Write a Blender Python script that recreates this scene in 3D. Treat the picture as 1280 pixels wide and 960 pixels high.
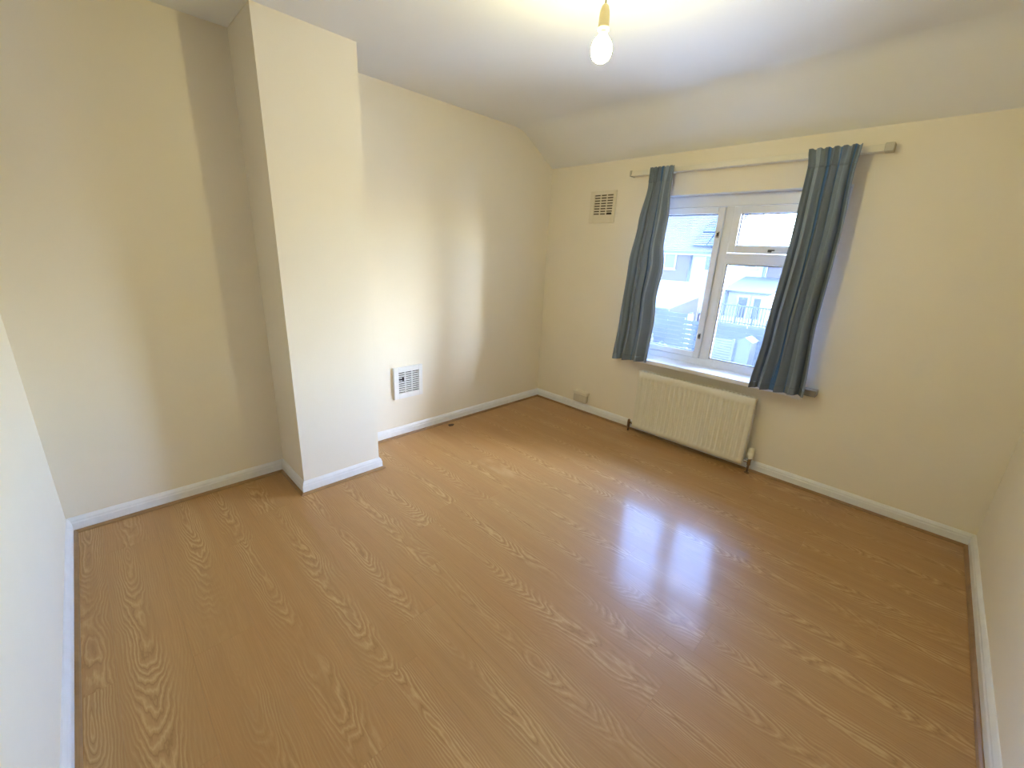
import bpy, bmesh, math, random
from mathutils import Vector, Matrix
random.seed(7)
C = bpy.context.scene.collection
S = bpy.context.scene
for o in list(bpy.data.objects): bpy.data.objects.remove(o)

# ------------------------------------------------------------------ room dimensions (metres)
W, D, H = 3.201, 3.463, 2.40          # x along the window wall, y towards the window
CD, CY1, CY2 = 0.368, 0.9845, 1.4614  # chimney breast depth and extent
YS, ZS = 3.05, 2.165                  # where the ceiling starts to slope, where it meets the window wall
RX0, RX1, RZ0, RZ1 = 0.963, 2.252, 0.655, 1.884   # window recess
WT = 0.26                             # window wall thickness

# ------------------------------------------------------------------ camera
cam_d = bpy.data.cameras.new('camera'); cam = bpy.data.objects.new('camera', cam_d); C.objects.link(cam)
yaw, pitch, roll = 0.7756, -0.3029, 0.0485
f = Vector((-math.sin(yaw)*math.cos(pitch), math.cos(yaw)*math.cos(pitch), math.sin(pitch)))
r = Vector((math.cos(yaw), math.sin(yaw), 0)); u = r.cross(f)
r2 = r*math.cos(roll) + u*math.sin(roll); u2 = -r*math.sin(roll) + u*math.cos(roll)
M = Matrix((r2, u2, -f)).transposed().to_4x4(); M.translation = Vector((2.7447, 0.2753, 1.4213))
cam.matrix_world = M
cam_d.sensor_fit = 'HORIZONTAL'; cam_d.sensor_width = 36.0; cam_d.lens = 522.35/1280*36.0
cam_d.clip_start = 0.02; cam_d.clip_end = 300
S.camera = cam

# ------------------------------------------------------------------ sky, bulb strength, exposure
# hazy low sun veiled to the right of the window; the camera is balanced towards the warm bulb, so daylight reads blue
SKY_TINT, SKY_L = (1.0, 1.22, 1.74), 5.8
BULB_COL, BULB_L = (1.0, 0.92, 0.45), 345.0
world = bpy.data.worlds.new('sky'); S.world = world; world.use_nodes = True
wn = world.node_tree; bg = wn.nodes['Background']; bg.inputs[1].default_value = SKY_L
st = wn.nodes.new('ShaderNodeTexSky'); st.sky_type = 'NISHITA'; st.sun_disc = False
st.sun_elevation = math.radians(35); st.sun_rotation = math.radians(60); st.dust_density = 2.0
sm = wn.nodes.new('ShaderNodeMix'); sm.data_type = 'RGBA'; sm.blend_type = 'MULTIPLY'; sm.inputs[0].default_value = 1.0
sm.inputs[7].default_value = (*SKY_TINT, 1); wn.links.new(st.outputs[0], sm.inputs[6]); wn.links.new(sm.outputs[2], bg.inputs[0])
S.view_settings.view_transform = 'Standard'; S.view_settings.look = 'None'
S.view_settings.exposure = 0.10; S.view_settings.gamma = 1.0
S.view_settings.use_curve_mapping = False

# ------------------------------------------------------------------ materials
def newmat(name):
    m = bpy.data.materials.new(name); m.use_nodes = True
    nt = m.node_tree; return m, nt, nt.nodes['Principled BSDF']
def nd(nt, t, **kw):
    n = nt.nodes.new(t)
    for k, v in kw.items(): setattr(n, k, v)
    return n
def ramp(nt, fac, stops, interp='LINEAR'):
    n = nt.nodes.new('ShaderNodeValToRGB'); cr = n.color_ramp; cr.interpolation = interp
    while len(cr.elements) < len(stops): cr.elements.new(0.5)
    for e, (p, c) in zip(cr.elements, stops): e.position = p; e.color = (*c, 1) if len(c) == 3 else c
    nt.links.new(fac, n.inputs[0]); return n.outputs[0]
def mth(nt, op, a, b=None, c=None):
    n = nt.nodes.new('ShaderNodeMath'); n.operation = op
    for i, v in enumerate((a, b, c)):
        if v is None: continue
        if isinstance(v, (int, float)): n.inputs[i].default_value = v
        else: nt.links.new(v, n.inputs[i])
    return n.outputs[0]
def mixc(nt, fac, a, b, mode='MIX'):
    n = nt.nodes.new('ShaderNodeMix'); n.data_type = 'RGBA'; n.blend_type = mode
    for s, v in ((n.inputs[0], fac), (n.inputs[6], a), (n.inputs[7], b)):
        if isinstance(v, (int, float)): s.default_value = v
        elif isinstance(v, tuple): s.default_value = (*v, 1)
        else: nt.links.new(v, s)
    return n.outputs[2]
def noise(nt, vec, scale, detail=3, rough=0.5):
    n = nt.nodes.new('ShaderNodeTexNoise'); n.inputs['Scale'].default_value = scale
    n.inputs['Detail'].default_value = detail; n.inputs['Roughness'].default_value = rough
    if vec is not None: nt.links.new(vec, n.inputs['Vector'])
    return n.outputs[0]
def coord(nt, kind='Object', scale=(1, 1, 1)):
    t = nt.nodes.new('ShaderNodeTexCoord'); mp = nt.nodes.new('ShaderNodeMapping')
    mp.inputs['Scale'].default_value = scale; nt.links.new(t.outputs[kind], mp.inputs[0]); return mp.outputs[0]
def plain(name, col, rough=0.5, metal=0.0, var=0.05, scale=12, bump=0.0, bscale=150, spec=0.5):
    m, nt, b = newmat(name)
    v = coord(nt)
    n = noise(nt, v, scale)
    lo = tuple(c*(1-var) for c in col); hi = tuple(min(1, c*(1+var)) for c in col)
    nt.links.new(ramp(nt, n, [(0.3, lo), (0.7, hi)]), b.inputs['Base Color'])
    b.inputs['Roughness'].default_value = rough; b.inputs['Metallic'].default_value = metal
    b.inputs['Specular IOR Level'].default_value = spec
    if bump:
        bn = nd(nt, 'ShaderNodeBump'); bn.inputs['Strength'].default_value = bump; bn.inputs['Distance'].default_value = 0.002
        nt.links.new(noise(nt, v, bscale, 2), bn.inputs['Height']); nt.links.new(bn.outputs[0], b.inputs['Normal'])
    return m

M_WALL = plain('cream_paint', (0.86, 0.785, 0.635), 0.6, var=0.012, scale=3, bump=0.10, bscale=90, spec=0.3)
M_CEIL = plain('ceiling_paint', (0.87, 0.865, 0.84), 0.75, var=0.01, scale=3, bump=0.10, bscale=60, spec=0.2)
M_GLOSS = plain('white_gloss_paint', (0.82, 0.82, 0.80), 0.32, var=0.03, scale=18, bump=0.08, bscale=40)
M_UPVC = plain('white_plastic', (0.80, 0.81, 0.82), 0.3, var=0.01)
M_VENTW = plain('vent_white', (0.82, 0.81, 0.76), 0.45, var=0.02)
M_VENTC = plain('vent_cream', (0.78, 0.70, 0.53), 0.55, var=0.02)
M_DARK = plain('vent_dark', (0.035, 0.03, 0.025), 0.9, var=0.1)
M_SLOT_SHADE = plain('slot_shade_brown', (0.13, 0.105, 0.06), 0.9, var=0.1)
M_RAD = plain('radiator_enamel', (0.78, 0.73, 0.58), 0.3, var=0.02)
M_RAIL = plain('rail_ivory', (0.80, 0.74, 0.60), 0.4, var=0.02)
M_RAILCAP = plain('rail_cap', (0.55, 0.50, 0.39), 0.5, var=0.03)
M_BRASS = plain('dull_copper', (0.20, 0.12, 0.07), 0.35, 0.7, var=0.2)
M_CHROME = plain('chrome', (0.55, 0.54, 0.52), 0.15, 1.0, var=0.05)
M_BOX = plain('box_plastic', (0.60, 0.54, 0.42), 0.5, var=0.03)
M_BOXL = plain('box_lid', (0.78, 0.72, 0.58), 0.45, var=0.03)
M_HOLD = plain('holder_plastic', (0.72, 0.62, 0.38), 0.4, var=0.03)
M_FLEX = plain('flex', (0.20, 0.17, 0.12), 0.6)
M_SEAL = plain('seal', (0.06, 0.06, 0.065), 0.6)
M_DEBRIS = plain('debris', (0.06, 0.03, 0.015), 0.7, var=0.3, scale=60)
M_SILLEND = plain('sill_end_grey', (0.30, 0.28, 0.23), 0.6, var=0.06)
M_BEAD = plain('bead_oak', (0.28, 0.16, 0.065), 0.4, var=0.12, scale=20)

def oak():
    m, nt, b = newmat('oak_laminate')
    oi = nd(nt, 'ShaderNodeObjectInfo'); rnd = oi.outputs['Random']
    tc = nd(nt, 'ShaderNodeTexCoord'); sp = nd(nt, 'ShaderNodeSeparateXYZ'); nt.links.new(tc.outputs['Object'], sp.inputs[0])
    x, y = sp.outputs[0], sp.outputs[1]
    off = mth(nt, 'MULTIPLY', rnd, 83.0)
    rnd2 = mth(nt, 'FRACT', mth(nt, 'MULTIPLY', rnd, 17.31)); rnd3 = mth(nt, 'FRACT', mth(nt, 'MULTIPLY', rnd, 71.7))
    def vec(sx, sy):
        cb = nd(nt, 'ShaderNodeCombineXYZ')
        nt.links.new(mth(nt, 'MULTIPLY', mth(nt, 'ADD', x, off), sx), cb.inputs[0]); nt.links.new(mth(nt, 'MULTIPLY', y, sy), cb.inputs[1])
        nt.links.new(off, cb.inputs[2]); return cb.outputs[0]
    n1 = noise(nt, vec(1.3, 3.0), 1.0, 2)
    n2 = noise(nt, vec(7.0, 30.0), 1.0, 4)
    # the cut through the trunk: rings are circles about a pith line that dips along the board
    slope = mth(nt, 'ADD', mth(nt, 'MULTIPLY', x, 0.075), mth(nt, 'MULTIPLY', mth(nt, 'SUBTRACT', n1, 0.5), 0.16))
    h = mth(nt, 'ADD', slope, 0.05)
    yc = mth(nt, 'SUBTRACT', y, mth(nt, 'MULTIPLY', mth(nt, 'SUBTRACT', rnd2, 0.5), 0.05))
    rr = mth(nt, 'SQRT', mth(nt, 'ADD', mth(nt, 'MULTIPLY', yc, yc), mth(nt, 'MULTIPLY', h, h)))
    rr = mth(nt, 'ADD', rr, mth(nt, 'MULTIPLY', mth(nt, 'SUBTRACT', n2, 0.5), 0.022))
    ring = mth(nt, 'FRACT', mth(nt, 'MULTIPLY', rr, 140.0))
    line = ramp(nt, ring, [(0.0, (0.0,)*3), (0.35, (0.12,)*3), (0.60, (1.0,)*3), (0.78, (0.25,)*3), (1.0, (0.0,)*3)])
    mask = ramp(nt, noise(nt, vec(1.8, 9.0), 1.0, 2), [(0.36, (0.10,)*3), (0.56, (1.0,)*3)])
    core = ramp(nt, mth(nt, 'ABSOLUTE', yc), [(0.025, (1.0,)*3), (0.065, (0.22,)*3)])
    fac = mth(nt, 'MULTIPLY', mth(nt, 'MULTIPLY', line, mask), core)
    fibre = noise(nt, vec(7.0, 240.0), 1.0, 3, 0.6)
    broad = noise(nt, vec(0.8, 22.0), 1.0, 2)
    base = mixc(nt, broad, (0.345, 0.180, 0.058), (0.44, 0.246, 0.090))
    base = mixc(nt, mth(nt, 'MULTIPLY', rnd3, 0.5), base, (0.41, 0.208, 0.072))
    base = mixc(nt, mth(nt, 'MULTIPLY', fac, 0.85), base, (0.55, 0.36, 0.155))
    dk = mth(nt, 'MULTIPLY', mth(nt, 'MULTIPLY', ramp(nt, ring, [(0.0, (1.0,)*3), (0.16, (0.0,)*3), (0.9, (0.0,)*3), (1.0, (1.0,)*3)]), mask), core)
    base = mixc(nt, mth(nt, 'MULTIPLY', dk, 0.55), base, (0.24, 0.125, 0.038))
    base = mixc(nt, ramp(nt, fibre, [(0.42, (0.0,)*3), (0.75, (0.30,)*3)]), base, (0.28, 0.15, 0.048))
    # a pale spot on the boards in front of the far vent
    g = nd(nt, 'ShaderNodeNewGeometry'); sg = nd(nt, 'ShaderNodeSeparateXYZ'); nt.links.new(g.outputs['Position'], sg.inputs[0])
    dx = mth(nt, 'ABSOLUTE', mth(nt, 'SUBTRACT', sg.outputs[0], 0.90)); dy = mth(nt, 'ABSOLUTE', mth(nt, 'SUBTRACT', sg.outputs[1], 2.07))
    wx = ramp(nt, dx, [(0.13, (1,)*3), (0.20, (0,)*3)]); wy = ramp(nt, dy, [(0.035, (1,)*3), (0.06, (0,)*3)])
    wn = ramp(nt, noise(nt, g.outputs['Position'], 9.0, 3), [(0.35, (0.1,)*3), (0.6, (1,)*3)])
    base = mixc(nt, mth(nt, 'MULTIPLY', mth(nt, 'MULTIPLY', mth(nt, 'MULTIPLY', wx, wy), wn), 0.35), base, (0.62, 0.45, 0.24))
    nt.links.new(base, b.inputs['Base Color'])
    b.inputs['Specular IOR Level'].default_value = 0.30
    b.inputs['Coat Weight'].default_value = 0.36; b.inputs['Coat IOR'].default_value = 1.5; b.inputs['Coat Roughness'].default_value = 0.15
    rg = ramp(nt, noise(nt, vec(3.0, 14.0), 1.0, 2), [(0.3, (0.40,)*3), (0.7, (0.48,)*3)])
    nt.links.new(rg, b.inputs['Roughness'])
    bn = nd(nt, 'ShaderNodeBump'); bn.inputs['Strength'].default_value = 0.06; bn.inputs['Distance'].default_value = 0.001
    nt.links.new(fibre, bn.inputs['Height']); nt.links.new(bn.outputs[0], b.inputs['Normal'])
    return m
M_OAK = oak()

def glass():
    m, nt, b = newmat('window_glass'); nt.nodes.remove(b); out = nt.nodes['Material Output']
    tr = nd(nt, 'ShaderNodeBsdfTransparent'); tr.inputs[0].default_value = (0.96, 0.98, 0.98, 1)
    gl = nd(nt, 'ShaderNodeBsdfGlossy'); gl.inputs['Roughness'].default_value = 0.0
    veil = nd(nt, 'ShaderNodeBsdfTranslucent'); veil.inputs[0].default_value = (0.82, 0.94, 1.0, 1)  # bluish veil over the view: haze put into the glass colour
    fr = nd(nt, 'ShaderNodeFresnel'); fr.inputs[0].default_value = 1.25
    dn = ramp(nt, noise(nt, coord(nt), 6.0, 3), [(0.3, (0.010,)*3), (0.7, (0.014,)*3)])
    m1 = nd(nt, 'ShaderNodeMixShader'); nt.links.new(dn, m1.inputs[0]); nt.links.new(tr.outputs[0], m1.inputs[1]); nt.links.new(veil.outputs[0], m1.inputs[2])
    m2 = nd(nt, 'ShaderNodeMixShader'); nt.links.new(fr.outputs[0], m2.inputs[0]); nt.links.new(m1.outputs[0], m2.inputs[1]); nt.links.new(gl.outputs[0], m2.inputs[2])
    nt.links.new(m2.outputs[0], out.inputs[0]); return m
M_GLASS = glass()

def bulbmat():
    m, nt, b = newmat('lit_bulb_glass'); b.inputs['Base Color'].default_value = (0.9, 0.88, 0.8, 1)
    b.inputs['Emission Color'].default_value = (*BULB_COL, 1); b.inputs['Emission Strength'].default_value = BULB_L
    # frosted glass: a hair of mottling
    n = noise(nt, coord(nt), 30); nt.links.new(ramp(nt, n, [(0, (0.88, 0.86, 0.8)), (1, (0.92, 0.9, 0.84))]), b.inputs['Base Color'])
    return m
M_BULB = bulbmat()

def cloth(name, stripes, hem=False):
    m, nt, b = newmat(name); out = nt.nodes['Material Output']
    uv = nd(nt, 'ShaderNodeUVMap'); sp = nd(nt, 'ShaderNodeSeparateXYZ'); nt.links.new(uv.outputs[0], sp.inputs[0])
    col = ramp(nt, sp.outputs[0], stripes, 'CONSTANT')
    mp = nd(nt, 'ShaderNodeMapping'); mp.inputs['Scale'].default_value = (420, 60, 1); nt.links.new(uv.outputs[0], mp.inputs[0])
    w = noise(nt, mp.outputs[0], 1.0, 2)
    col = mixc(nt, ramp(nt, w, [(0.35, (0,)*3), (0.7, (0.35,)*3)]), col, (0.27, 0.31, 0.35) if not hem else (0.2, 0.21, 0.22))
    nt.links.new(col, b.inputs['Base Color']); b.inputs['Roughness'].default_value = 0.8; b.inputs['Specular IOR Level'].default_value = 0.2
    b.inputs['Sheen Weight'].default_value = 0.15
    tl = nd(nt, 'ShaderNodeBsdfTranslucent'); nt.links.new(col, tl.inputs[0])
    mx = nd(nt, 'ShaderNodeMixShader'); mx.inputs[0].default_value = 0.12
    nt.links.new(b.outputs[0], mx.inputs[1]); nt.links.new(tl.outputs[0], mx.inputs[2]); nt.links.new(mx.outputs[0], out.inputs[0])
    bn = nd(nt, 'ShaderNodeBump'); bn.inputs['Strength'].default_value = 0.2; bn.inputs['Distance'].default_value = 0.001
    nt.links.new(w, bn.inputs['Height']); nt.links.new(bn.outputs[0], b.inputs['Normal'])
    return m
SL, PA, BL, DK, MD = (0.19, 0.232, 0.29), (0.36, 0.43, 0.52), (0.055, 0.155, 0.35), (0.115, 0.142, 0.185), (0.235, 0.295, 0.375)
M_CLOTH_R = cloth('striped_cloth_right', [(0, SL), (0.14, PA), (0.22, SL), (0.335, MD), (0.36, BL), (0.43, DK), (0.48, SL), (0.575, MD), (0.62, BL), (0.66, SL), (0.73, MD), (0.77, SL), (0.86, BL), (0.90, DK), (0.95, MD)])
M_CLOTH_L = cloth('striped_cloth_left', [(0, SL), (0.12, MD), (0.16, SL), (0.30, DK), (0.34, SL), (0.50, BL), (0.54, MD), (0.62, SL), (0.66, PA), (0.74, SL), (0.84, MD), (0.92, PA), (0.96, MD)])

# ------------------------------------------------------------------ mesh helpers
def link(name, me, mat, parent=None, loc=None):
    o = bpy.data.objects.new(name, me); C.objects.link(o)
    if mat is not None and not me.materials: me.materials.append(mat)
    if parent is not None: o.parent = parent
    if loc is not None: o.location = loc
    return o
def origin(parent):
    v = Vector((0, 0, 0))
    while parent is not None: v += parent.location; parent = parent.parent
    return v
def mesh(name, verts, faces, mat, parent=None, smooth=False, loc=None):
    """verts are in world coordinates; the object's own origin is its parent's (or loc)"""
    base = origin(parent) if parent is not None else Vector(loc) if loc is not None else Vector((0, 0, 0))
    me = bpy.data.meshes.new(name); me.from_pydata([tuple(Vector(v)-base) for v in verts], [], faces); me.update()
    bm = bmesh.new(); bm.from_mesh(me); bmesh.ops.recalc_face_normals(bm, faces=bm.faces); bm.to_mesh(me); bm.free()
    if smooth:
        for p in me.polygons: p.use_smooth = True
    return link(name, me, mat, parent, None if parent is not None else (tuple(base) if loc is not None else None))
BOXF = [(0, 1, 2, 3), (7, 6, 5, 4), (0, 4, 5, 1), (1, 5, 6, 2), (2, 6, 7, 3), (3, 7, 4, 0)]
def boxes(lst):
    V, F = [], []
    for (x0, x1, y0, y1, z0, z1) in lst:
        n = len(V)
        V += [(x0, y0, z0), (x1, y0, z0), (x1, y1, z0), (x0, y1, z0), (x0, y0, z1), (x1, y0, z1), (x1, y1, z1), (x0, y1, z1)]
        F += [tuple(n+i for i in q) for q in BOXF]
    return V, F
def box(name, b, mat, parent=None, bev=0.0, seg=2, loc=None, weld=False):
    V, F = boxes(b if isinstance(b, list) else [b])
    o = mesh(name, V, F, mat, parent, loc=loc)
    if bev:
        bm = bmesh.new(); bm.from_mesh(o.data)
        if weld: bmesh.ops.remove_doubles(bm, verts=bm.verts, dist=1e-5)
        bmesh.ops.bevel(bm, geom=list(bm.edges), offset=bev, segments=seg, profile=0.5, affect='EDGES', clamp_overlap=True)
        bm.to_mesh(o.data); bm.free()
    return o
def prism(name, poly, axis, a0, a1, mat, parent=None, smooth=False, loc=None):
    """poly: 2-D points in the other two axes (in xyz order), extruded along axis"""
    def P(p, a):
        q = list(p); q.insert(axis, a); return tuple(q)
    n = len(poly); V = [P(p, a0) for p in poly] + [P(p, a1) for p in poly]
    F = [tuple(range(n)), tuple(range(2*n-1, n-1, -1))] + [(i, (i+1) % n, n+(i+1) % n, n+i) for i in range(n)]
    return mesh(name, V, F, mat, parent, smooth, loc)
def lathe(name, prof, cx, cy, mat, parent=None, seg=28, loc=None):
    V, F = [], []
    for (rad, z) in prof:
        for k in range(seg):
            a = 2*math.pi*k/seg; V.append((cx+rad*math.cos(a), cy+rad*math.sin(a), z))
    for i in range(len(prof)-1):
        for k in range(seg):
            F.append((i*seg+k, i*seg+(k+1) % seg, (i+1)*seg+(k+1) % seg, (i+1)*seg+k))
    F.append(tuple(range(seg))); F.append(tuple((len(prof)-1)*seg+k for k in range(seg)))
    return mesh(name, V, F, mat, parent, True, loc)
def tube(name, pts, rad, mat, parent=None, seg=12):
    V, F = [], []; pts = [Vector(p) for p in pts]
    for i, p in enumerate(pts):
        t = (pts[min(i+1, len(pts)-1)]-pts[max(i-1, 0)]).normalized()
        a = t.orthogonal().normalized() if i == 0 else (a - t*a.dot(t)).normalized()
        b = t.cross(a)
        for k in range(seg):
            an = 2*math.pi*k/seg; V.append(tuple(p+(a*math.cos(an)+b*math.sin(an))*rad))
    for i in range(len(pts)-1):
        for k in range(seg): F.append((i*seg+k, i*seg+(k+1) % seg, (i+1)*seg+(k+1) % seg, (i+1)*seg+k))
    F.append(tuple(range(seg))); F.append(tuple((len(pts)-1)*seg+k for k in range(seg)))
    return mesh(name, V, F, mat, parent, True)
def empty(name, loc, label=None, cat=None, group=None, parent=None):
    o = bpy.data.objects.new(name, None); C.objects.link(o); o.location = loc; o.empty_display_size = 0.05
    if parent is not None: o.parent = parent
    if label: tag(o, label, cat, group)
    return o
def tag(o, label=None, cat=None, group=None, kind=None):
    if label: o['label'] = label
    if cat: o['category'] = cat
    if group: o['group'] = group
    if kind: o['kind'] = kind
    return o
def struct(o, label, cat): return tag(o, label, cat, kind='structure')

# ------------------------------------------------------------------ room shell
struct(box('wall_left', (-0.15, 0, -0.15, D+WT, 0, H), M_WALL), 'cream painted wall with the chimney breast and the low vent', 'wall')
cb = box('wall_chimney_breast', (0, CD, CY1, CY2, 0, H), M_WALL)
struct(cb, 'cream chimney breast standing out from the left wall', 'chimney breast')
struct(box('wall_near', (0, W+0.15, -0.15, 0, 0, H), M_WALL), 'cream wall at the left edge of the photo, facing the window', 'wall')
struct(box('wall_right', (W, W+0.15, 0, D+WT, 0, H), M_WALL), 'cream wall at the right edge of the photo', 'wall')
ww = box('wall_window', [(0, RX0, D, D+WT, 0, ZS), (RX1, W, D, D+WT, 0, ZS), (RX0, RX1, D, D+WT, 0, RZ0-0.025), (RX0, RX1, D, D+WT, RZ1, ZS)], M_WALL)
struct(ww, 'cream wall with the window, the curtains and the radiator', 'wall')
# ceiling with its rounded bend into the slope above the window
prof = [(-0.15, H)]
p0 = Vector((YS-0.08, H)); pc = Vector((YS, H)); pe = Vector((D, ZS)); p1 = pc+(pe-pc)*0.20
for i in range(25):
    t = i/24; q = p0*(1-t)**2 + pc*2*t*(1-t) + p1*t*t; prof.append((q.x, q.y))
prof += [(D, ZS), (D+WT, ZS), (D+WT, H+0.3), (-0.15, H+0.3)]
ce = prism('ceiling', prof, 0, -0.15, W+0.15, M_CEIL)
struct(ce, 'white ceiling sloping down to the window wall', 'ceiling')
# laminate floor: a screed with every board laid on it
fl = struct(box('floor', (-0.15, W+0.15, -0.15, D+WT, -0.2, -0.0085), M_BEAD), 'oak laminate floor of long boards, glossy under the window', 'floor')
cache = {}
def plank(x0, x1, y0, y1):
    g = 0.00012; x0 = max(x0, 0); x1 = min(x1, W); y0 = max(y0, 0); y1 = min(y1, D)
    lx, ly = round(x1-x0-2*g, 4), round(y1-y0-2*g, 4)
    if lx < 0.03 or ly < 0.02: return
    if (lx, ly) not in cache:
        V, F = boxes([(-lx/2, lx/2, -ly/2, ly/2, -0.008, 0)])
        me = bpy.data.meshes.new('plank'); me.from_pydata(V, [], F); bm = bmesh.new(); bm.from_mesh(me)
        bmesh.ops.recalc_face_normals(bm, faces=bm.faces)
        top = [e for e in bm.edges if all(v.co.z > -0.001 for v in e.verts)]
        bmesh.ops.bevel(bm, geom=top, offset=0.00025, segments=1, affect='EDGES'); bm.to_mesh(me); bm.free()
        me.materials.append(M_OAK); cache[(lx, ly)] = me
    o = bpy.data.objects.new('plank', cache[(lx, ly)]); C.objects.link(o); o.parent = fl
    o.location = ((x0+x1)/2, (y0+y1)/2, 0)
PW, PL = 0.1945, 1.29
fixed = {1: 1.19, 2: 0.62, 4: 1.57, 6: 2.39, 8: 2.413}
y = -0.08; k = -1
while y < D:
    j = fixed.get(k, (k*0.47+0.31) % PL)
    x = j - PL*3
    while x < W:
        plank(x, x+PL, y, y+PW); x += PL
    y += PW; k += 1

# skirting boards and the oak beading in front of them
SK = [(0, 0), (0.016, 0), (0.016, 0.050), (0.013, 0.056), (0.0125, 0.064), (0.008, 0.072), (0.004, 0.078), (0, 0.079)]
BD = [(0.016, 0), (0.030, 0), (0.0295, 0.004), (0.026, 0.010), (0.020, 0.014), (0.016, 0.0145)]
poly = [(0, 0), (0, CY1), (CD, CY1), (CD, CY2), (0, CY2), (0, D), (W, D), (W, 0)]
names = ['alcove', 'chimney_side', 'chimney_front', 'chimney_far_side', 'left', 'window', 'right', 'near']
labs = ['white skirting board along the shaded alcove wall', 'short white skirting board on the alcove side of the chimney breast',
        'white skirting board across the front of the chimney breast', 'short white skirting board on the window side of the chimney breast',
        'white skirting board below the low vent', 'white skirting board passing behind the radiator',
        'white skirting board along the right wall', 'white skirting board along the wall at the left edge']
def dirn(a, b): return (Vector(b)-Vector(a)).normalized()
n = len(poly)
def offs(i, t):
    """corner i of the room outline moved t into the room (mitred)"""
    a, b, c = poly[i-1], poly[i], poly[(i+1) % n]
    d1, d2 = dirn(a, b), dirn(b, c); n1, n2 = Vector((d1.y, -d1.x)), Vector((d2.y, -d2.x))
    m_ = (n1+n2); m_ = m_/m_.dot(n1); return Vector(b)+m_*t
for i in range(n):
    for prof_, nm, mat in ((SK, 'baseboard_'+names[i], M_GLOSS), (BD, 'trim_'+str(i+1), M_BEAD)):
        V, F = [], []; np_ = len(prof_)
        for (t, z) in prof_: q = offs(i, t); V.append((q.x, q.y, z))
        for (t, z) in prof_: q = offs((i+1) % n, t); V.append((q.x, q.y, z))
        F = [tuple(range(np_)), tuple(range(2*np_-1, np_-1, -1))]+[(a, (a+1) % np_, np_+(a+1) % np_, np_+a) for a in range(np_)]
        o = mesh(nm, V, F, mat)
        if prof_ is SK: struct(o, labs[i], 'skirting board')
        else: struct(o, 'thin oak beading at the foot of the '+labs[i].replace('short ', '').replace('white skirting board', 'skirting'), 'beading')

# ------------------------------------------------------------------ window
YF = D+0.07                                            # room face of the frame
win = empty('window_1', (RX0, D, RZ0)); struct(win, 'white plastic window with one side casement and a small top light', 'window')
fo = 0.055
FX0, FX1, FZ0, FZ1 = RX0, RX1, RZ0, RZ1
MX0, MX1 = 1.553, 1.610                                # mullion
TZ0, TZ1 = 1.430, 1.493                                # transom
box('frame', [(FX0, FX0+fo, YF+0.006, YF+0.07, FZ0, FZ1), (FX1-fo, FX1, YF+0.006, YF+0.07, FZ0, FZ1),
              (FX0+fo, FX1-fo, YF+0.006, YF+0.07, FZ1-0.082, FZ1), (FX0+fo, FX1-fo, YF+0.006, YF+0.07, FZ0, 0.713)], M_UPVC, win, 0.004)
box('mullion', (MX0, MX1, YF+0.006, YF+0.07, 0.713, FZ1-0.082), M_UPVC, win, 0.004)
box('transom', (MX1, FX1-fo, YF+0.006, YF+0.07, TZ0, TZ1), M_UPVC, win, 0.004)
def sash(name, x0, x1, z0, z1, w, bead, proud=0.0):
    s = box(name, [(x0, x0+w, YF-proud, YF+0.06, z0, z1), (x1-w, x1, YF-proud, YF+0.06, z0, z1),
                   (x0+w, x1-w, YF-proud, YF+0.06, z0, z0+w), (x0+w, x1-w, YF-proud, YF+0.06, z1-w, z1)], M_UPVC, win, 0.005)
    gasket_pane(s, x0+w, x1-w, z0+w, z1-w)
    return s
def gasket_pane(s, x0, x1, z0, z1):
    g = 0.005
    box('gasket', [(x0, x0+g, YF+0.012, YF+0.03, z0, z1), (x1-g, x1, YF+0.012, YF+0.03, z0, z1),
                   (x0+g, x1-g, YF+0.012, YF+0.03, z0, z0+g), (x0+g, x1-g, YF+0.012, YF+0.03, z1-g, z1)], M_SEAL, s)
    box('pane', (x0+g, x1-g, YF+0.018, YF+0.024, z0+g, z1-g), M_GLASS, s)
ca = sash('casement', FX0+fo+0.002, MX0-0.002, 0.716, 1.798, 0.044, 0, 0.006)
tl = sash('top_light', MX1+0.003, FX1-fo-0.003, TZ1+0.003, 1.798, 0.048, 0, 0.008)
fx = box('fixed_light_bead', [(MX1, MX1+0.012, YF+0.01, YF+0.05, 0.713, TZ0), (FX1-fo-0.012, FX1-fo, YF+0.01, YF+0.05, 0.713, TZ0),
         (MX1+0.012, FX1-fo-0.012, YF+0.01, YF+0.05, 0.713, 0.725), (MX1+0.012, FX1-fo-0.012, YF+0.01, YF+0.05, TZ0-0.012, TZ0)], M_UPVC, win)
gasket_pane(fx, MX1+0.012, FX1-fo-0.012, 0.725, TZ0-0.012)
for (hx, hz) in ((1.530, 1.615), (1.530, 0.885)):
    h = box('hinge', (hx-0.008, hx+0.010, YF-0.012, YF-0.004, hz-0.022, hz+0.022), M_CHROME, win, 0.002)
    box('hinge_cap', (hx-0.006, hx+0.001, YF-0.017, YF-0.012, hz-0.014, hz+0.012), M_SEAL, h)
    box('hinge_cap', (hx+0.004, hx+0.008, YF-0.016, YF-0.012, hz-0.010, hz+0.018), M_SEAL, h)
hd = box('handle', (1.872, 1.912, YF-0.020, YF-0.008, 1.505, 1.522), M_SEAL, tl, 0.003)
box('handle_lever', (1.90, 1.985, YF-0.036, YF-0.021, 1.500, 1.513), M_UPVC, tl, 0.004)
sill = prism('window_sill', [(D-0.074, 0.649), (D-0.077, 0.644), (D-0.077, 0.622), (D-0.073, 0.618), (D, 0.618), (D, RZ0-0.026), (YF+0.05, RZ0-0.026), (YF+0.05, RZ0+0.012), (YF, RZ0+0.010)], 0, 0.925, 2.275, M_GLOSS, win)
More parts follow.
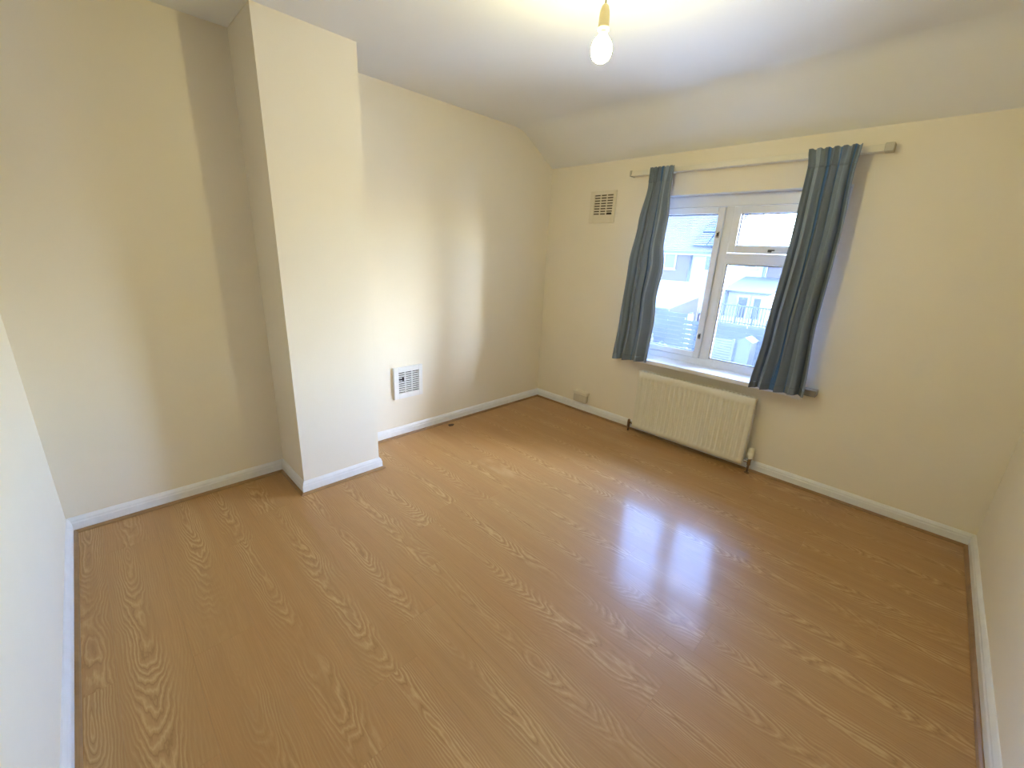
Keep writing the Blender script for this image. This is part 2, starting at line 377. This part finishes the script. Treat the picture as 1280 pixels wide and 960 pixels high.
# keep the boards inside the recess only where the wall is cut away: side horns sit in front of the wall
V = [v.co for v in sill.data.vertices]
for v in sill.data.vertices:
    wy = v.co.y + D
    if wy > D+0.001: v.co.x = max(RX0-RX0+0.0005, min(RX1-RX0-0.0005, v.co.x))
box('sill_end', (2.262, 2.350, D-0.072, D-0.002, 0.646, 0.686), M_SILLEND, win, 0.003)['label'] = 'grey block at the end of the sill'
box('sill_bracket', (2.225, 2.275, D-0.055, D, 0.604, 0.6178), M_GLOSS, win, 0.002)
box('reveal_lining', [(RX0+0.0005, RX1-0.0005, D+0.001, YF+0.005, RZ1-0.005, RZ1-0.0005), (RX0+0.0005, RX0+0.006, D+0.001, YF+0.005, RZ0+0.012, RZ1-0.005), (RX1-0.006, RX1-0.0005, D+0.001, YF+0.005, RZ0+0.012, RZ1-0.005)], M_GLOSS, win)
box('outer_sill', (RX0, RX1, YF+0.075, D+WT+0.04, RZ0-0.03, RZ0-0.005), M_UPVC, win)

# ------------------------------------------------------------------ curtain rail and curtains
rail = empty('curtain_rail', (1.6, D, 2.03), 'ivory curtain rail fixed above the window, carrying both curtains', 'curtain rail')
box('rail_bar', (0.852, 2.350, D-0.058, D-0.0005, 2.030, 2.064), M_RAIL, rail, 0.003)
box('rail_lip', (0.852, 2.350, D-0.063, D-0.058, 2.030, 2.039), M_RAIL, rail, 0.001)
box('end_cap', (0.839, 0.852, D-0.065, D-0.0005, 2.027, 2.068), M_RAILCAP, rail, 0.003)
box('end_cap', (2.350, 2.390, D-0.065, D-0.0005, 2.027, 2.068), M_RAILCAP, rail, 0.003)

def lerp_tab(tab, z):
    tab = sorted(tab)
    if z <= tab[0][0]: return tab[0][1]
    for (a, va), (b, vb) in zip(tab, tab[1:]):
        if z <= b:
            t = (z-a)/(b-a); t = t*t*(3-2*t); return va+(vb-va)*t
    return tab[-1][1]
def curtain(name, label, xl, xr, ztop, zbl, zbr, heads, folds, mat, lean=0.0):
    root = empty(name, (lerp_tab(xl, 1.2), D-0.085, zbl), label, 'curtain', 'striped curtains at the window')
    nu = 200
    def pt(u_, s):                                       # s: 0 top .. 1 hem
        zb = zbl+(zbr-zbl)*u_
        z = ztop+(zb-ztop)*s
        hd_ = max(0, 1-s/0.10); hd_ = hd_*hd_*(3-2*hd_)
        a, b = lerp_tab(xl, z), lerp_tab(xr, z)
        ph = 0; fy = 0; fx = 0
        for (fr, p, am, g) in folds:
            an = 2*math.pi*(fr*u_ + p + 0.10*math.sin(3*s+5*p)*s)
            k_ = am*(0.35+0.65*min(1, s*1.6))*(1+g*(s-0.5))
            fy += k_*math.sin(an); fx += 0.4*k_*math.sin(2*an+p)
        hy = 0.010*(abs(math.sin(math.pi*heads*u_))**0.6*2-1) + 0.003*math.sin(19*u_)
        y_ = D-0.116 + fy*(1-hd_) + hy*(hd_ + 0.35*max(0, 1-s/0.35)*(1-hd_))
        y_ = min(y_, D-0.080)
        topw = 0.004*math.sin(2*math.pi*heads*u_)*hd_ if s < 0.02 else 0
        x_ = 0.014 + a+(b-a)*u_ + fx*(1-hd_)*math.sin(math.pi*u_)
        return (x_, y_, z+topw)
    def strip(nm, s0, s1, rows, mt, push=0.0, th=0.0022):
        V, F, UV = [], [], []
        for j in range(rows+1):
            s = s0+(s1-s0)*j/rows
            for i in range(nu+1):
                q = pt(i/nu, s); V.append((q[0], q[1]-push, q[2])); UV.append((i/nu, 1-s))
        for j in range(rows):
            for i in range(nu): a = j*(nu+1)+i; F.append((a, a+1, a+nu+2, a+nu+1))
        o = mesh(nm, V, F, mt, root, True)
        uvl = o.data.uv_layers.new(name='UVMap')
        for lp in o.data.loops: uvl.data[lp.index].uv = UV[lp.vertex_index]
        md = o.modifiers.new('thick', 'SOLIDIFY'); md.thickness = th; md.offset = 0
        return o
    strip('heading', 0.0, 0.066, 8, mat, 0.0015, 0.004)
    strip('panel', 0.062, 0.975, 64, mat)
    strip('hem', 0.968, 1.0, 4, mat, 0.0012, 0.004)
    return root
curtain('curtain', 'narrow blue-grey striped curtain at the vent side of the window',
        [(2.07, 1.030), (1.95, 1.028), (1.68, 0.985), (1.38, 0.945), (0.93, 0.926), (0.61, 0.905)],
        [(2.07, 1.207), (1.90, 1.205), (1.73, 1.219), (1.55, 1.212), (1.38, 1.236), (1.15, 1.215), (0.98, 1.228), (0.64, 1.216)],
        2.061, 0.612, 0.640, 6, [(3.0, 0.67, 0.024, 0.2), (5.0, 0.2, 0.009, 0.3), (9.0, 0.3, 0.003, 0.2)], M_CLOTH_L)
curtain('curtain', 'wide blue-grey striped curtain hanging nearer the right wall',
        [(2.07, 2.006), (1.97, 2.020), (1.62, 2.018), (0.98, 1.996), (0.63, 1.973)],
        [(2.07, 2.247), (1.95, 2.243), (1.58, 2.258), (1.12, 2.256), (0.65, 2.285)],
        2.065, 0.634, 0.648, 6, [(4.0, 0.73, 0.027, 0.2), (7.0, 0.1, 0.007, 0.3), (11.0, 0.7, 0.003, 0.0)], M_CLOTH_R)

# ------------------------------------------------------------------ radiator
rad = empty('radiator', (1.60, D-0.06, 0.0), 'cream panel radiator with vertical flutes under the window', 'radiator')
X0, X1, Z0, Z1, YR = 1.161, 2.040, 0.055, 0.552, D-0.092
nf = 25; sub = 8; V, F = [], []
zr = [Z0, Z0+0.004, Z0+0.028, Z0+0.036, Z0+0.044, Z0+0.052, Z1-0.072, Z1-0.064, Z1-0.056, Z1-0.048, Z1-0.004, Z1]
xs = [X0, X0+0.003, X0+0.016]+[X0+0.02+(X1-X0-0.04)*i/(nf*sub) for i in range(nf*sub+1)]+[X1-0.016, X1-0.003, X1]
def prof_x(x):
    t = (x-(X0+0.02))/(X1-X0-0.04)*nf
    if t < 0 or t > nf: return 0
    q = 0.5-0.5*math.cos(2*math.pi*t); return q
for z in zr:
    wz = 0 if z <= Z0+0.028 or z >= Z1-0.048 else (min(1, (z-Z0-0.028)/0.024) if z < 0.3 else min(1, (Z1-0.048-z)/0.024))
    edge = 0.003 if z in (Z0, Z1) else 0
    for x in xs:
        e2 = 0.003 if x in (X0, X1) else 0
        V.append((x, YR+max(edge, e2)+0.008*prof_x(x)*wz, z))
nx = len(xs)
F = [(j*nx+i, j*nx+i+1, (j+1)*nx+i+1, (j+1)*nx+i) for j in range(len(zr)-1) for i in range(nx-1)]
fp = mesh('front_panel', V, F, M_RAD, rad, True)
fp.modifiers.new('thick', 'SOLIDIFY').thickness = -0.002
if True:
    md = fp.modifiers['thick']; md.offset = 1
box('back_panel', (X0+0.01, X1-0.01, D-0.040, D-0.034, Z0, Z1-0.01), M_RAD, rad, 0.002)
box('convector_fins', [(X0+0.03+i*0.0335, X0+0.0345+i*0.0335, YR+0.018, D-0.042, Z0+0.03, Z1-0.03) for i in range(25)], M_RAD, rad)
for xa, xb in ((X0+0.0005, X0+0.004), (X1-0.004, X1-0.0005)):
    sc = box('side_cover', [(xa, xb, YR+0.006, D-0.036, Z0+0.01, Z1-0.115), (xa, xb, YR+0.006, YR+0.020, Z1-0.115, Z1-0.02), (xa, xb, D-0.046, D-0.036, Z1-0.115, Z1-0.02), (xa, xb, YR+0.006, D-0.036, Z1-0.02, Z1-0.003)], M_RAD, rad)
# top strip, open in slots above the fins
box('top_grille', [(X0+0.002, X1-0.002, YR+0.005, YR+0.018, Z1-0.006, Z1), (X0+0.002, X1-0.002, D-0.046, D-0.036, Z1-0.006, Z1)] +
    [(X0+0.012+i*0.0278, X0+0.020+i*0.0278, YR+0.018, D-0.046, Z1-0.005, Z1-0.001) for i in range(31)], M_RAD, rad)
for bx_ in (X0+0.12, X1-0.12): box('wall_bracket', (bx_-0.02, bx_+0.02, D-0.034, D-0.0005, 0.20, 0.46), M_RAD, rad)
# thermostatic valve on the right
vx, vy = 2.078, D-0.064
valve = lathe('thermostatic_valve', [(0.008, 0.060), (0.0125, 0.062), (0.0125, 0.100), (0.015, 0.102), (0.015, 0.114), (0.011, 0.117)], vx, vy, M_CHROME, rad)
lathe('thermostat_head', [(0.014, 0.114), (0.021, 0.118), (0.0225, 0.135), (0.0225, 0.150), (0.019, 0.153), (0.0195, 0.178), (0.016, 0.190), (0.006, 0.193)], vx, vy, M_RAD, valve)
tube('valve_tail', [(vx-0.004, vy, 0.084), (X1-0.03, vy, 0.084)], 0.010, M_CHROME, valve)
lathe('supply_pipe', [(0.0078, 0.0), (0.0078, 0.065)], vx, vy, M_BRASS, rad)
lathe('pipe_collar', [(0.018, 0.0), (0.018, 0.003), (0.009, 0.008)], vx, vy, M_BRASS, rad)
lx_ = 1.118
ls = lathe('lockshield_valve', [(0.008, 0.030), (0.012, 0.032), (0.012, 0.085), (0.010, 0.100), (0.004, 0.104)], lx_, vy, M_BRASS, rad)
tube('valve_tail', [(lx_+0.004, vy, 0.076), (X0+0.03, vy, 0.076)], 0.009, M_CHROME, ls)
lathe('return_pipe', [(0.0078, 0.0), (0.0078, 0.034)], lx_, vy, M_BRASS, rad)

# ------------------------------------------------------------------ vents
def vent(name, label, put, w, h, mat, slot, cols, rows, th, mullion=0.012, back=None):
    """put maps (across, out, up) to world coordinates; frame, slats, uprights and a dark plate behind them, painted as the shade in the slots"""
    def B(nm, lst, mt, parent, bev=0.0):
        out = []
        for (a0, a1, o0, o1, u0, u1) in lst:
            p, q = put(a0, o0, u0), put(a1, o1, u1)
            out.append(tuple(v for i in range(3) for v in sorted((p[i], q[i]))))
        return box(nm, out, mt, parent, bev)
    root = empty(name, put(0, 0, 0), label, 'air vent')
    s0, s1, t0, t1 = slot
    B('frame', [(-w/2, s0, 0.0005, th, 0, h), (s1, w/2, 0.0005, th, 0, h), (s0, s1, 0.0005, th, 0, t0), (s0, s1, 0.0005, th, t1, h)], mat, root, 0.002)
    B('slot_shade', [(s0, s1, 0.0006, 0.002, t0, t1)], back, root)  # thin dark plate on the solid wall, coloured as the shade inside the slots
    pitch_ = (t1-t0)/rows
    for i in range(rows+1):
        c = t0+pitch_*i; hw = pitch_*0.24
        B('slat', [(s0, s1, th*0.35, th*0.92, max(t0, c-hw), min(t1, c+hw))], mat, root)
    for i in range(1, cols):
        c = s0+(s1-s0)*i/cols
        B('upright', [(c-mullion/2, c+mullion/2, th*0.30, th*0.88, t0, t1)], mat, root)
    return root, B
vt, B = vent('air_vent', 'cream louvred vent high on the wall beside the left curtain', lambda a, o, u_: (0.582+a, D-o, 1.698+u_), 0.250, 0.250, M_VENTC,
             (-0.082, 0.098, 0.062, 0.226), 3, 8, 0.012, 0.008, M_SLOT_SHADE)
B('broken_flap', [(0.050, 0.094, 0.0085, 0.0112, 0.066, 0.082)], M_DARK, vt)
vt2, B = vent('air_vent', 'white louvred vent with a sliding knob low on the wall past the chimney breast', lambda a, o, u_: (o, 1.915+a, 0.312+u_), 0.250, 0.248, M_VENTW,
              (-0.085, 0.092, 0.040, 0.212), 3, 10, 0.020, 0.006, M_DARK)
B('shutter_knob', [(-0.084, -0.048, 0.018, 0.026, 0.150, 0.160), (-0.056, -0.046, 0.018, 0.028, 0.144, 0.168)], M_DARK, vt2)

# ------------------------------------------------------------------ cable box on the skirting, debris
bx = empty('cable_box', (0.57, D, 0.10), 'small cream plastic cable box above the skirting in the far corner', 'cable box')
box('housing', (0.500, 0.648, D-0.052, D-0.0165, 0.100, 0.172), M_BOX, bx, 0.008)
box('lid', (0.496, 0.652, D-0.055, D-0.001, 0.172, 0.200), M_BOXL, bx, 0.006)
box('cover_screw', (0.570, 0.580, D-0.054, D-0.051, 0.130, 0.140), M_RAILCAP, bx, 0.001)
db = mesh('wood_chip', [(0.065, 2.255, 0), (0.098, 2.245, 0), (0.106, 2.275, 0), (0.085, 2.305, 0), (0.068, 2.29, 0),
                        (0.068, 2.260, 0.006), (0.094, 2.250, 0.009), (0.100, 2.275, 0.008), (0.085, 2.298, 0.007), (0.071, 2.286, 0.005)],
          [(0, 1, 2, 3, 4), (5, 6, 7, 8, 9), (0, 1, 6, 5), (1, 2, 7, 6), (2, 3, 8, 7), (3, 4, 9, 8), (4, 0, 5, 9)], M_DEBRIS, loc=(0.085, 2.27, 0))
tag(db, 'small dark chip lying on the floor by the left skirting', 'debris')

# ------------------------------------------------------------------ pendant bulb
bxp, byp = 1.703, 1.703
pl = empty('pendant_lamp', (bxp, byp, 2.08), 'bare lit bulb hanging from the ceiling on a short flex', 'pendant lamp')
lathe('ceiling_rose', [(0.040, 2.3995), (0.040, 2.392), (0.034, 2.380), (0.012, 2.374)], bxp, byp, M_UPVC, pl)
tube('flex', [(bxp, byp, 2.376), (bxp+0.002, byp, 2.31), (bxp, byp, 2.236)], 0.003, M_FLEX, pl)
lathe('lamp_holder', [(0.005, 2.246), (0.0115, 2.240), (0.0165, 2.224), (0.018, 2.206), (0.0185, 2.182), (0.0195, 2.180), (0.0195, 2.171), (0.012, 2.170)], bxp, byp, M_HOLD, pl)
bu = lathe('bulb', [(0.0135, 2.160), (0.0165, 2.154), (0.024, 2.146), (0.0310, 2.135), (0.0350, 2.121), (0.0355, 2.112), (0.0335, 2.099), (0.0275, 2.087), (0.0165, 2.079), (0.003, 2.076)], bxp, byp, M_BULB, pl)
lathe('bulb_cap', [(0.012, 2.170), (0.0125, 2.164), (0.0135, 2.160)], bxp, byp, M_HOLD, bu)

# ------------------------------------------------------------------ the view from the window
GZ = -2.9
def brickmat(name, c1, c2, mortar, sc=1.0):
    m, nt, b = newmat(name)
    t = nd(nt, 'ShaderNodeTexCoord'); sp = nd(nt, 'ShaderNodeSeparateXYZ'); nt.links.new(t.outputs['Object'], sp.inputs[0])
    cb_ = nd(nt, 'ShaderNodeCombineXYZ'); nt.links.new(mth(nt, 'ADD', sp.outputs[0], sp.outputs[1]), cb_.inputs[0]); nt.links.new(sp.outputs[2], cb_.inputs[1])
    br = nd(nt, 'ShaderNodeTexBrick'); nt.links.new(cb_.outputs[0], br.inputs['Vector'])
    br.inputs['Scale'].default_value = 4.4*sc; br.inputs['Mortar Size'].default_value = 0.02
    br.inputs['Color1'].default_value = (*c1, 1); br.inputs['Color2'].default_value = (*c2, 1); br.inputs['Mortar'].default_value = (*mortar, 1)
    nt.links.new(br.outputs[0], b.inputs['Base Color']); b.inputs['Roughness'].default_value = 0.9; return m
X_BRICK = brickmat('house_brick', (0.036, 0.016, 0.012), (0.042, 0.021, 0.016), (0.05, 0.035, 0.03))
X_RENDER = plain('white_render', (0.17, 0.16, 0.15), 0.9, var=0.05, scale=2)
X_TILE = plain('clay_tile', (0.040, 0.027, 0.022), 0.85, var=0.15, scale=6)
X_SOLAR = plain('solar_glass', (0.005, 0.008, 0.014), 0.6, var=0.1, spec=0.08)
X_FRAME = plain('house_window_frame', (0.17, 0.165, 0.16), 0.4)
X_PANE = plain('house_window_pane', (0.0054, 0.0072, 0.0090), 0.3, var=0.2, scale=3)
X_PIPE = plain('grey_pipe', (0.0054, 0.0067, 0.0086), 0.5)
X_FELT = plain('pale_roof_sheet', (0.0383, 0.0405, 0.0405), 0.8, var=0.08, scale=2)
X_WOOD = plain('weathered_fence', (0.0099, 0.0103, 0.0113), 0.85, var=0.25, scale=5)
X_PALEW = plain('pale_slats', (0.0338, 0.0293, 0.0270), 0.8, var=0.1, scale=5)
X_POST = plain('white_post', (0.17, 0.165, 0.16), 0.6)
X_RAILING = plain('blue_grey_railing', (0.0045, 0.0059, 0.0081), 0.5)
X_LEAF = plain('shrub_leaf', (0.0090, 0.0117, 0.0090), 0.7, var=0.5, scale=4)
X_BARK = plain('bark', (0.0090, 0.0081, 0.0072), 0.9)
def bounce_ground_mat():
    m, nt, b = newmat('garden_ground'); v = coord(nt)
    nt.links.new(ramp(nt, noise(nt, v, 0.5, 4), [(0.35, (0.38, 0.38, 0.37)), (0.6, (0.46, 0.46, 0.45))]), b.inputs['Base Color']); b.inputs['Roughness'].default_value = 1.0  # pale grey instead of grass, to bounce daylight up to the ceiling
    return m
g = mesh('garden_ground', [(-60, 4.2, GZ), (40, 4.2, GZ), (40, 90, GZ), (-60, 90, GZ)], [(0, 1, 2, 3)], bounce_ground_mat(), loc=(0, 30, GZ))
struct(g, 'gardens between this house and the terrace behind', 'ground')

def hwindow(parent, x0, x1, z0, z1, y_, lights=2):
    f_ = box('window', [(x0, x0+0.07, y_-0.05, y_+0.02, z0, z1), (x1-0.07, x1, y_-0.05, y_+0.02, z0, z1), (x0+0.07, x1-0.07, y_-0.05, y_+0.02, z0, z0+0.07), (x0+0.07, x1-0.07, y_-0.05, y_+0.02, z1-0.07, z1)]
             + [((x0+(x1-x0)*i/lights)-0.035, (x0+(x1-x0)*i/lights)+0.035, y_-0.05, y_+0.02, z0+0.07, z1-0.07) for i in range(1, lights)], X_FRAME, parent)
    wl = (x1-x0)/lights
    for i in range(lights):
        box('pane', (x0+wl*i+(0.07 if i == 0 else 0.035), x0+wl*(i+1)-(0.07 if i == lights-1 else 0.035), y_-0.025, y_-0.012, z0+0.07, z1-0.07), X_PANE, f_)
    box('window_ledge', (x0-0.06, x1+0.06, y_-0.10, y_, z0-0.06, z0), X_FRAME, f_)
def tiled_roof(parent, x0, x1, y_e, z_e, y_r, z_r, n_=34):
    """courses of tiles, each lapping the one below"""
    V, F = [], []
    for i in range(n_):
        ya, yb = y_e+(y_r-y_e)*i/n_, y_e+(y_r-y_e)*(i+1)/n_+0.04
        za, zb = z_e+(z_r-z_e)*i/n_, z_e+(z_r-z_e)*(i+1)/n_
        b0 = len(V)
        V += [(x0, ya, za+0.05), (x1, ya, za+0.05), (x1, yb, zb+0.02), (x0, yb, zb+0.02), (x0, ya, za-0.02), (x1, ya, za-0.02), (x1, yb, zb-0.03), (x0, yb, zb-0.03)]
        F += [tuple(b0+i_ for i_ in q) for q in BOXF]
    o = mesh('roof_tiles', V, F, X_TILE, parent); 
    prism('roof_back', [(y_r, z_r), (2*y_r-y_e, z_e), (2*y_r-y_e, z_e-0.1), (y_r, z_r-0.1)], 0, x0, x1, X_TILE, parent)
    tube('ridge', [(x0, y_r, z_r+0.02), (x1, y_r, z_r+0.02)], 0.12, X_TILE, parent)
    return o
HY = 24.3; EZ = 1.92
hA = empty('brick_house', (-12, HY, GZ), 'brick terraced house with a tiled roof, seen through the left casement', 'house')
prism('wall', [(HY, GZ), (HY, EZ), (HY+4.2, EZ+3.1), (HY+8.4, EZ), (HY+8.4, GZ)], 0, -17, -7.46, X_BRICK, hA)
hwindow(hA, -9.6, -8.24, 0.98, 1.84, HY, 2)
tiled_roof(hA, -17.2, -7.46, HY-0.3, EZ+0.02, HY+4.2, EZ+3.25)
box('gutter', (-17.2, -7.46, HY-0.42, HY-0.28, EZ-0.06, EZ+0.04), X_PIPE, hA)
box('fascia', (-17.2, -7.46, HY-0.28, HY, EZ-0.14, EZ), X_FRAME, hA)
box('air_brick', (-8.70, -8.50, HY-0.02, HY+0.01, -0.26, -0.12), X_PIPE, hA)
box('render_band', (-17, -7.46, HY-0.06, HY, GZ, -0.02), X_RENDER, hA)
hB = empty('white_house', (-6.6, HY, GZ), 'white rendered house with solar panels on its roof', 'house')
prism('wall', [(HY, GZ), (HY, EZ), (HY+4.2, EZ+3.1), (HY+8.4, EZ), (HY+8.4, GZ)], 0, -7.46, -5.75, X_RENDER, hB)
hwindow(hB, -6.66, -5.95, 0.98, 1.80, HY, 1)
tiled_roof(hB, -7.46, -5.75, HY-0.3, EZ+0.02, HY+4.2, EZ+3.25)
box('gutter', (-7.46, -5.75, HY-0.42, HY-0.28, EZ-0.06, EZ+0.04), X_PIPE, hB)
box('fascia', (-7.46, -5.75, HY-0.28, HY, EZ-0.14, EZ), X_FRAME, hB)
tube('drainpipe', [(-7.37, HY-0.1, EZ-0.05), (-7.37, HY-0.1, GZ)], 0.06, X_PIPE, hB)
sl = Vector((0, 4.5, 3.23)).normalized(); nrm = Vector((0, -sl.z, sl.y))
def on_roof(x, d, o_): q = Vector((x, HY-0.3, EZ+0.02))+sl*d+nrm*o_; return tuple(q)
for i in range(2):
    for j in range(2):
        xa = -7.42+i*0.74; da = 0.35+j*1.35
        pn = mesh('solar_panel', [on_roof(xx, dd, oo) for oo in (0.10, 0.14) for xx, dd in ((xa, da), (xa+0.68, da), (xa+0.68, da+1.28), (xa, da+1.28))], BOXF, X_SOLAR, hB)
        mesh('cell_line', [on_roof(xx, dd, oo) for q in range(7) for oo in (0.138, 0.147) for xx, dd in ((xa, da+0.14+q*0.17), (xa+0.68, da+0.14+q*0.17), (xa+0.68, da+0.165+q*0.17), (xa, da+0.165+q*0.17))],
             [tuple(8*q+k_ for k_ in ff) for q in range(7) for ff in BOXF], X_FRAME, pn)
hC = empty('flat_roofed_wing', (-4.6, HY, GZ), 'white rendered flat-roofed wing between the two brick houses', 'building')
box('wall', (-5.75, -3.58, HY, HY+7, GZ, 1.85), X_RENDER, hC)
box('parapet', (-5.75, -3.50, HY-0.06, HY+7, 1.85, 1.95), X_FRAME, hC)
hwindow(hC, -4.68, -4.02, 1.26, 1.78, HY, 1)
tube('drainpipe', [(-3.66, HY-0.08, 1.8), (-3.66, HY-0.08, GZ)], 0.06, X_PIPE, hC)
hD = empty('brick_annexe', (-2, HY, GZ), 'brick building beside the wide curtain, behind the lean-to', 'building')
box('wall', (-3.55, 4.0, HY+0.1, HY+7, GZ, 1.75), X_BRICK, hD)
box('parapet', (-3.50, 4.0, HY+0.04, HY+7, 1.75, 1.85), X_FRAME, hD)
LY = 21.3
le = empty('lean_to', (-3.4, LY, GZ), 'white lean-to extension with two dark glazed doors', 'extension')
prism('wall', [(LY, GZ), (LY, 0.18), (HY-0.2, 0.75), (HY-0.2, GZ)], 0, -4.3, -2.45, X_RENDER, le)
prism('roof', [(LY-0.18, 0.20), (LY-0.18, 0.27), (HY-0.2, 0.86), (HY-0.2, 0.76)], 0, -4.4, -2.35, X_PIPE, le)
for xa, xb in ((-3.74, -3.18), (-3.10, -2.64)):
    d_ = box('glazed_door', [(xa, xa+0.09, LY-0.06, LY+0.01, -1.6, 0.10), (xb-0.09, xb, LY-0.06, LY+0.01, -1.6, 0.10), (xa+0.09, xb-0.09, LY-0.06, LY+0.01, -1.6, -1.5), (xa+0.09, xb-0.09, LY-0.06, LY+0.01, 0.01, 0.10)], X_FRAME, le)
    box('pane', (xa+0.09, xb-0.09, LY-0.03, LY-0.01, -1.5, 0.01), X_PANE, d_)
tube('drainpipe', [(-4.15, LY-0.1, 0.2), (-4.15, LY-0.1, GZ)], 0.05, X_PIPE, le)
# raised deck with a railing
RY = 18.3
de = empty('garden_deck', (-3, RY, GZ), 'raised garden deck with a dark railing in front of the lean-to', 'deck')
box('deck_base', (-4.05, -1.4, RY, RY+2.4, GZ, -0.92), X_WOOD, de)
box('deck_edge', (-4.1, -1.35, RY-0.05, RY+2.4, -0.92, -0.84), X_PALEW, de)
box('top_rail', (-4.05, -1.4, RY, RY+0.05, -0.16, -0.11), X_RAILING, de)
box('bottom_rail', (-4.05, -1.4, RY, RY+0.05, -0.80, -0.76), X_RAILING, de)
bal = None
for i in range(26):
    xa = -4.03+i*0.104
    o = box('baluster', (xa, xa+(0.07 if i % 6 == 0 else 0.03), RY+0.005, RY+0.045, -0.84, -0.11 if i % 6 else -0.06), X_RAILING, de)
# garage with a pale sheet roof, and a raked brick wall before it
ga = empty('garage', (-6.2, 19, GZ), 'low garage with a pale sheet roof below the brick house', 'garage')
box('wall', (-8.2, -4.25, 18.6, 20.8, GZ, -0.68), X_BRICK, ga)
prism('roof', [(18.4, -0.66), (18.4, -0.60), (20.95, 0.50), (20.95, 0.38)], 0, -8.4, -4.12, X_FELT, ga)
prism('gable_side', [(18.6, -0.68), (20.8, -0.68), (20.8, 0.30)], 0, -4.45, -4.25, X_BRICK, ga)
rw = prism('raked_wall', [(-5.45, GZ), (-5.45, -0.62), (-4.18, 0.05), (-4.18, GZ)], 1, 18.05, 18.25, X_BRICK, loc=(-4.8, 18.15, GZ))
tag(rw, 'brick boundary wall with a sloping top in front of the garage', 'wall')
def fence(name, label, x0, x1, y_, zt, nb, mat, gap=0.03):
    o = empty(name, ((x0+x1)/2, y_, GZ), label, 'fence')
    hh = (zt-GZ)/nb
    for i in range(nb): box('board', (x0, x1, y_, y_+0.03, GZ+hh*i+gap, GZ+hh*(i+1)), mat, o)
    k_ = int((x1-x0)/1.2)+1
    for i in range(k_+1):
        xa = x0+(x1-x0)*i/k_; box('post', (xa-0.05, xa+0.05, y_+0.031, y_+0.12, GZ, zt+0.06), mat, o)
    return o
fence('garden_fence', 'weathered board fence below the garage', -7.5, -3.75, 16.4, -0.48, 14, X_WOOD)
fence('garden_fence', 'blue-grey board fence below the deck', -3.5, 0.6, 15.2, -0.55, 14, X_WOOD)
po = box('white_post', (-3.72, -3.56, 16.1, 16.24, GZ, -0.44), X_POST, None, 0.02, loc=(-3.64, 16.17, GZ)); tag(po, 'white post standing between the two garden fences', 'post')
sc = empty('slatted_screen', (-1.8, 14.3, GZ), 'pale slatted garden screen at the foot of the fixed pane', 'screen')
for i in range(18): box('slat', (-2.14, -1.46, 14.28, 14.31, -0.86-0.082*i-0.05, -0.86-0.082*i), X_PALEW, sc)
for xa in (-2.16, -1.46): box('post', (xa, xa+0.05, 14.31, 14.36, GZ, -0.82), X_PALEW, sc)
sh = empty('garden_shed', (-1.0, 14.8, GZ), 'narrow dark shed beside the slatted screen', 'shed')
box('wall', (-1.33, -0.95, 14.4, 15.0, GZ, -0.86), X_RAILING, sh)
prism('roof', [(-1.38, -0.86), (-1.14, -0.72), (-0.90, -0.86)], 1, 14.37, 15.05, X_PIPE, sh)
# shrubs: real leaves scattered over a few stems
def shrub(name, label, cx, cy, zt, rx, n_, seed):
    rg = random.Random(seed); o = empty(name, (cx, cy, GZ), label, 'shrub', 'garden shrubs')
    for k_ in range(3):
        a = rg.random()*6.28; tube('stem', [(cx, cy, GZ), (cx+0.3*rx*math.cos(a), cy+0.3*rx*math.sin(a), (GZ+zt)/2), (cx+0.5*rx*math.cos(a), cy+0.5*rx*math.sin(a), zt-0.15)], 0.025, X_BARK, o, 6)
    V, F = [], []
    for i in range(n_):
        a = rg.random()*6.28; b_ = math.asin(rg.uniform(-1, 1)); rr_ = rg.uniform(0.55, 1.0)
        c = Vector((cx+rx*rr_*math.cos(a)*math.cos(b_), cy+rx*rr_*math.sin(a)*math.cos(b_), (zt+GZ+0.5)/2+(zt-GZ-0.5)/2*rr_*math.sin(b_)))
        d1 = Vector((rg.gauss(0, 1), rg.gauss(0, 1), rg.gauss(0, 1))).normalized(); d2 = d1.orthogonal().normalized(); s_ = rg.uniform(0.05, 0.10)
        b0 = len(V); V += [tuple(c-d1*s_), tuple(c+d2*s_*0.5), tuple(c+d1*s_), tuple(c-d2*s_*0.5)]; F.append((b0, b0+1, b0+2, b0+3))
    fo_ = mesh('foliage', V, F, X_LEAF, o); fo_['kind'] = 'stuff'
for i, (cx, cy, zt, rx, lab) in enumerate([(-4.95, 15.2, -1.0, 0.45, 'leafy shrub before the weathered fence, left of the white post'),
        (-3.9, 14.6, -1.35, 0.35, 'low shrub at the foot of the white post'), (-6.1, 15.0, -1.2, 0.45, 'shrub nearest the narrow curtain'),
        (-0.35, 14.6, -0.95, 0.35, 'shrub beyond the narrow dark shed')]):
    shrub('garden_shrub', lab, cx, cy, zt, rx, 1400, 11+i)
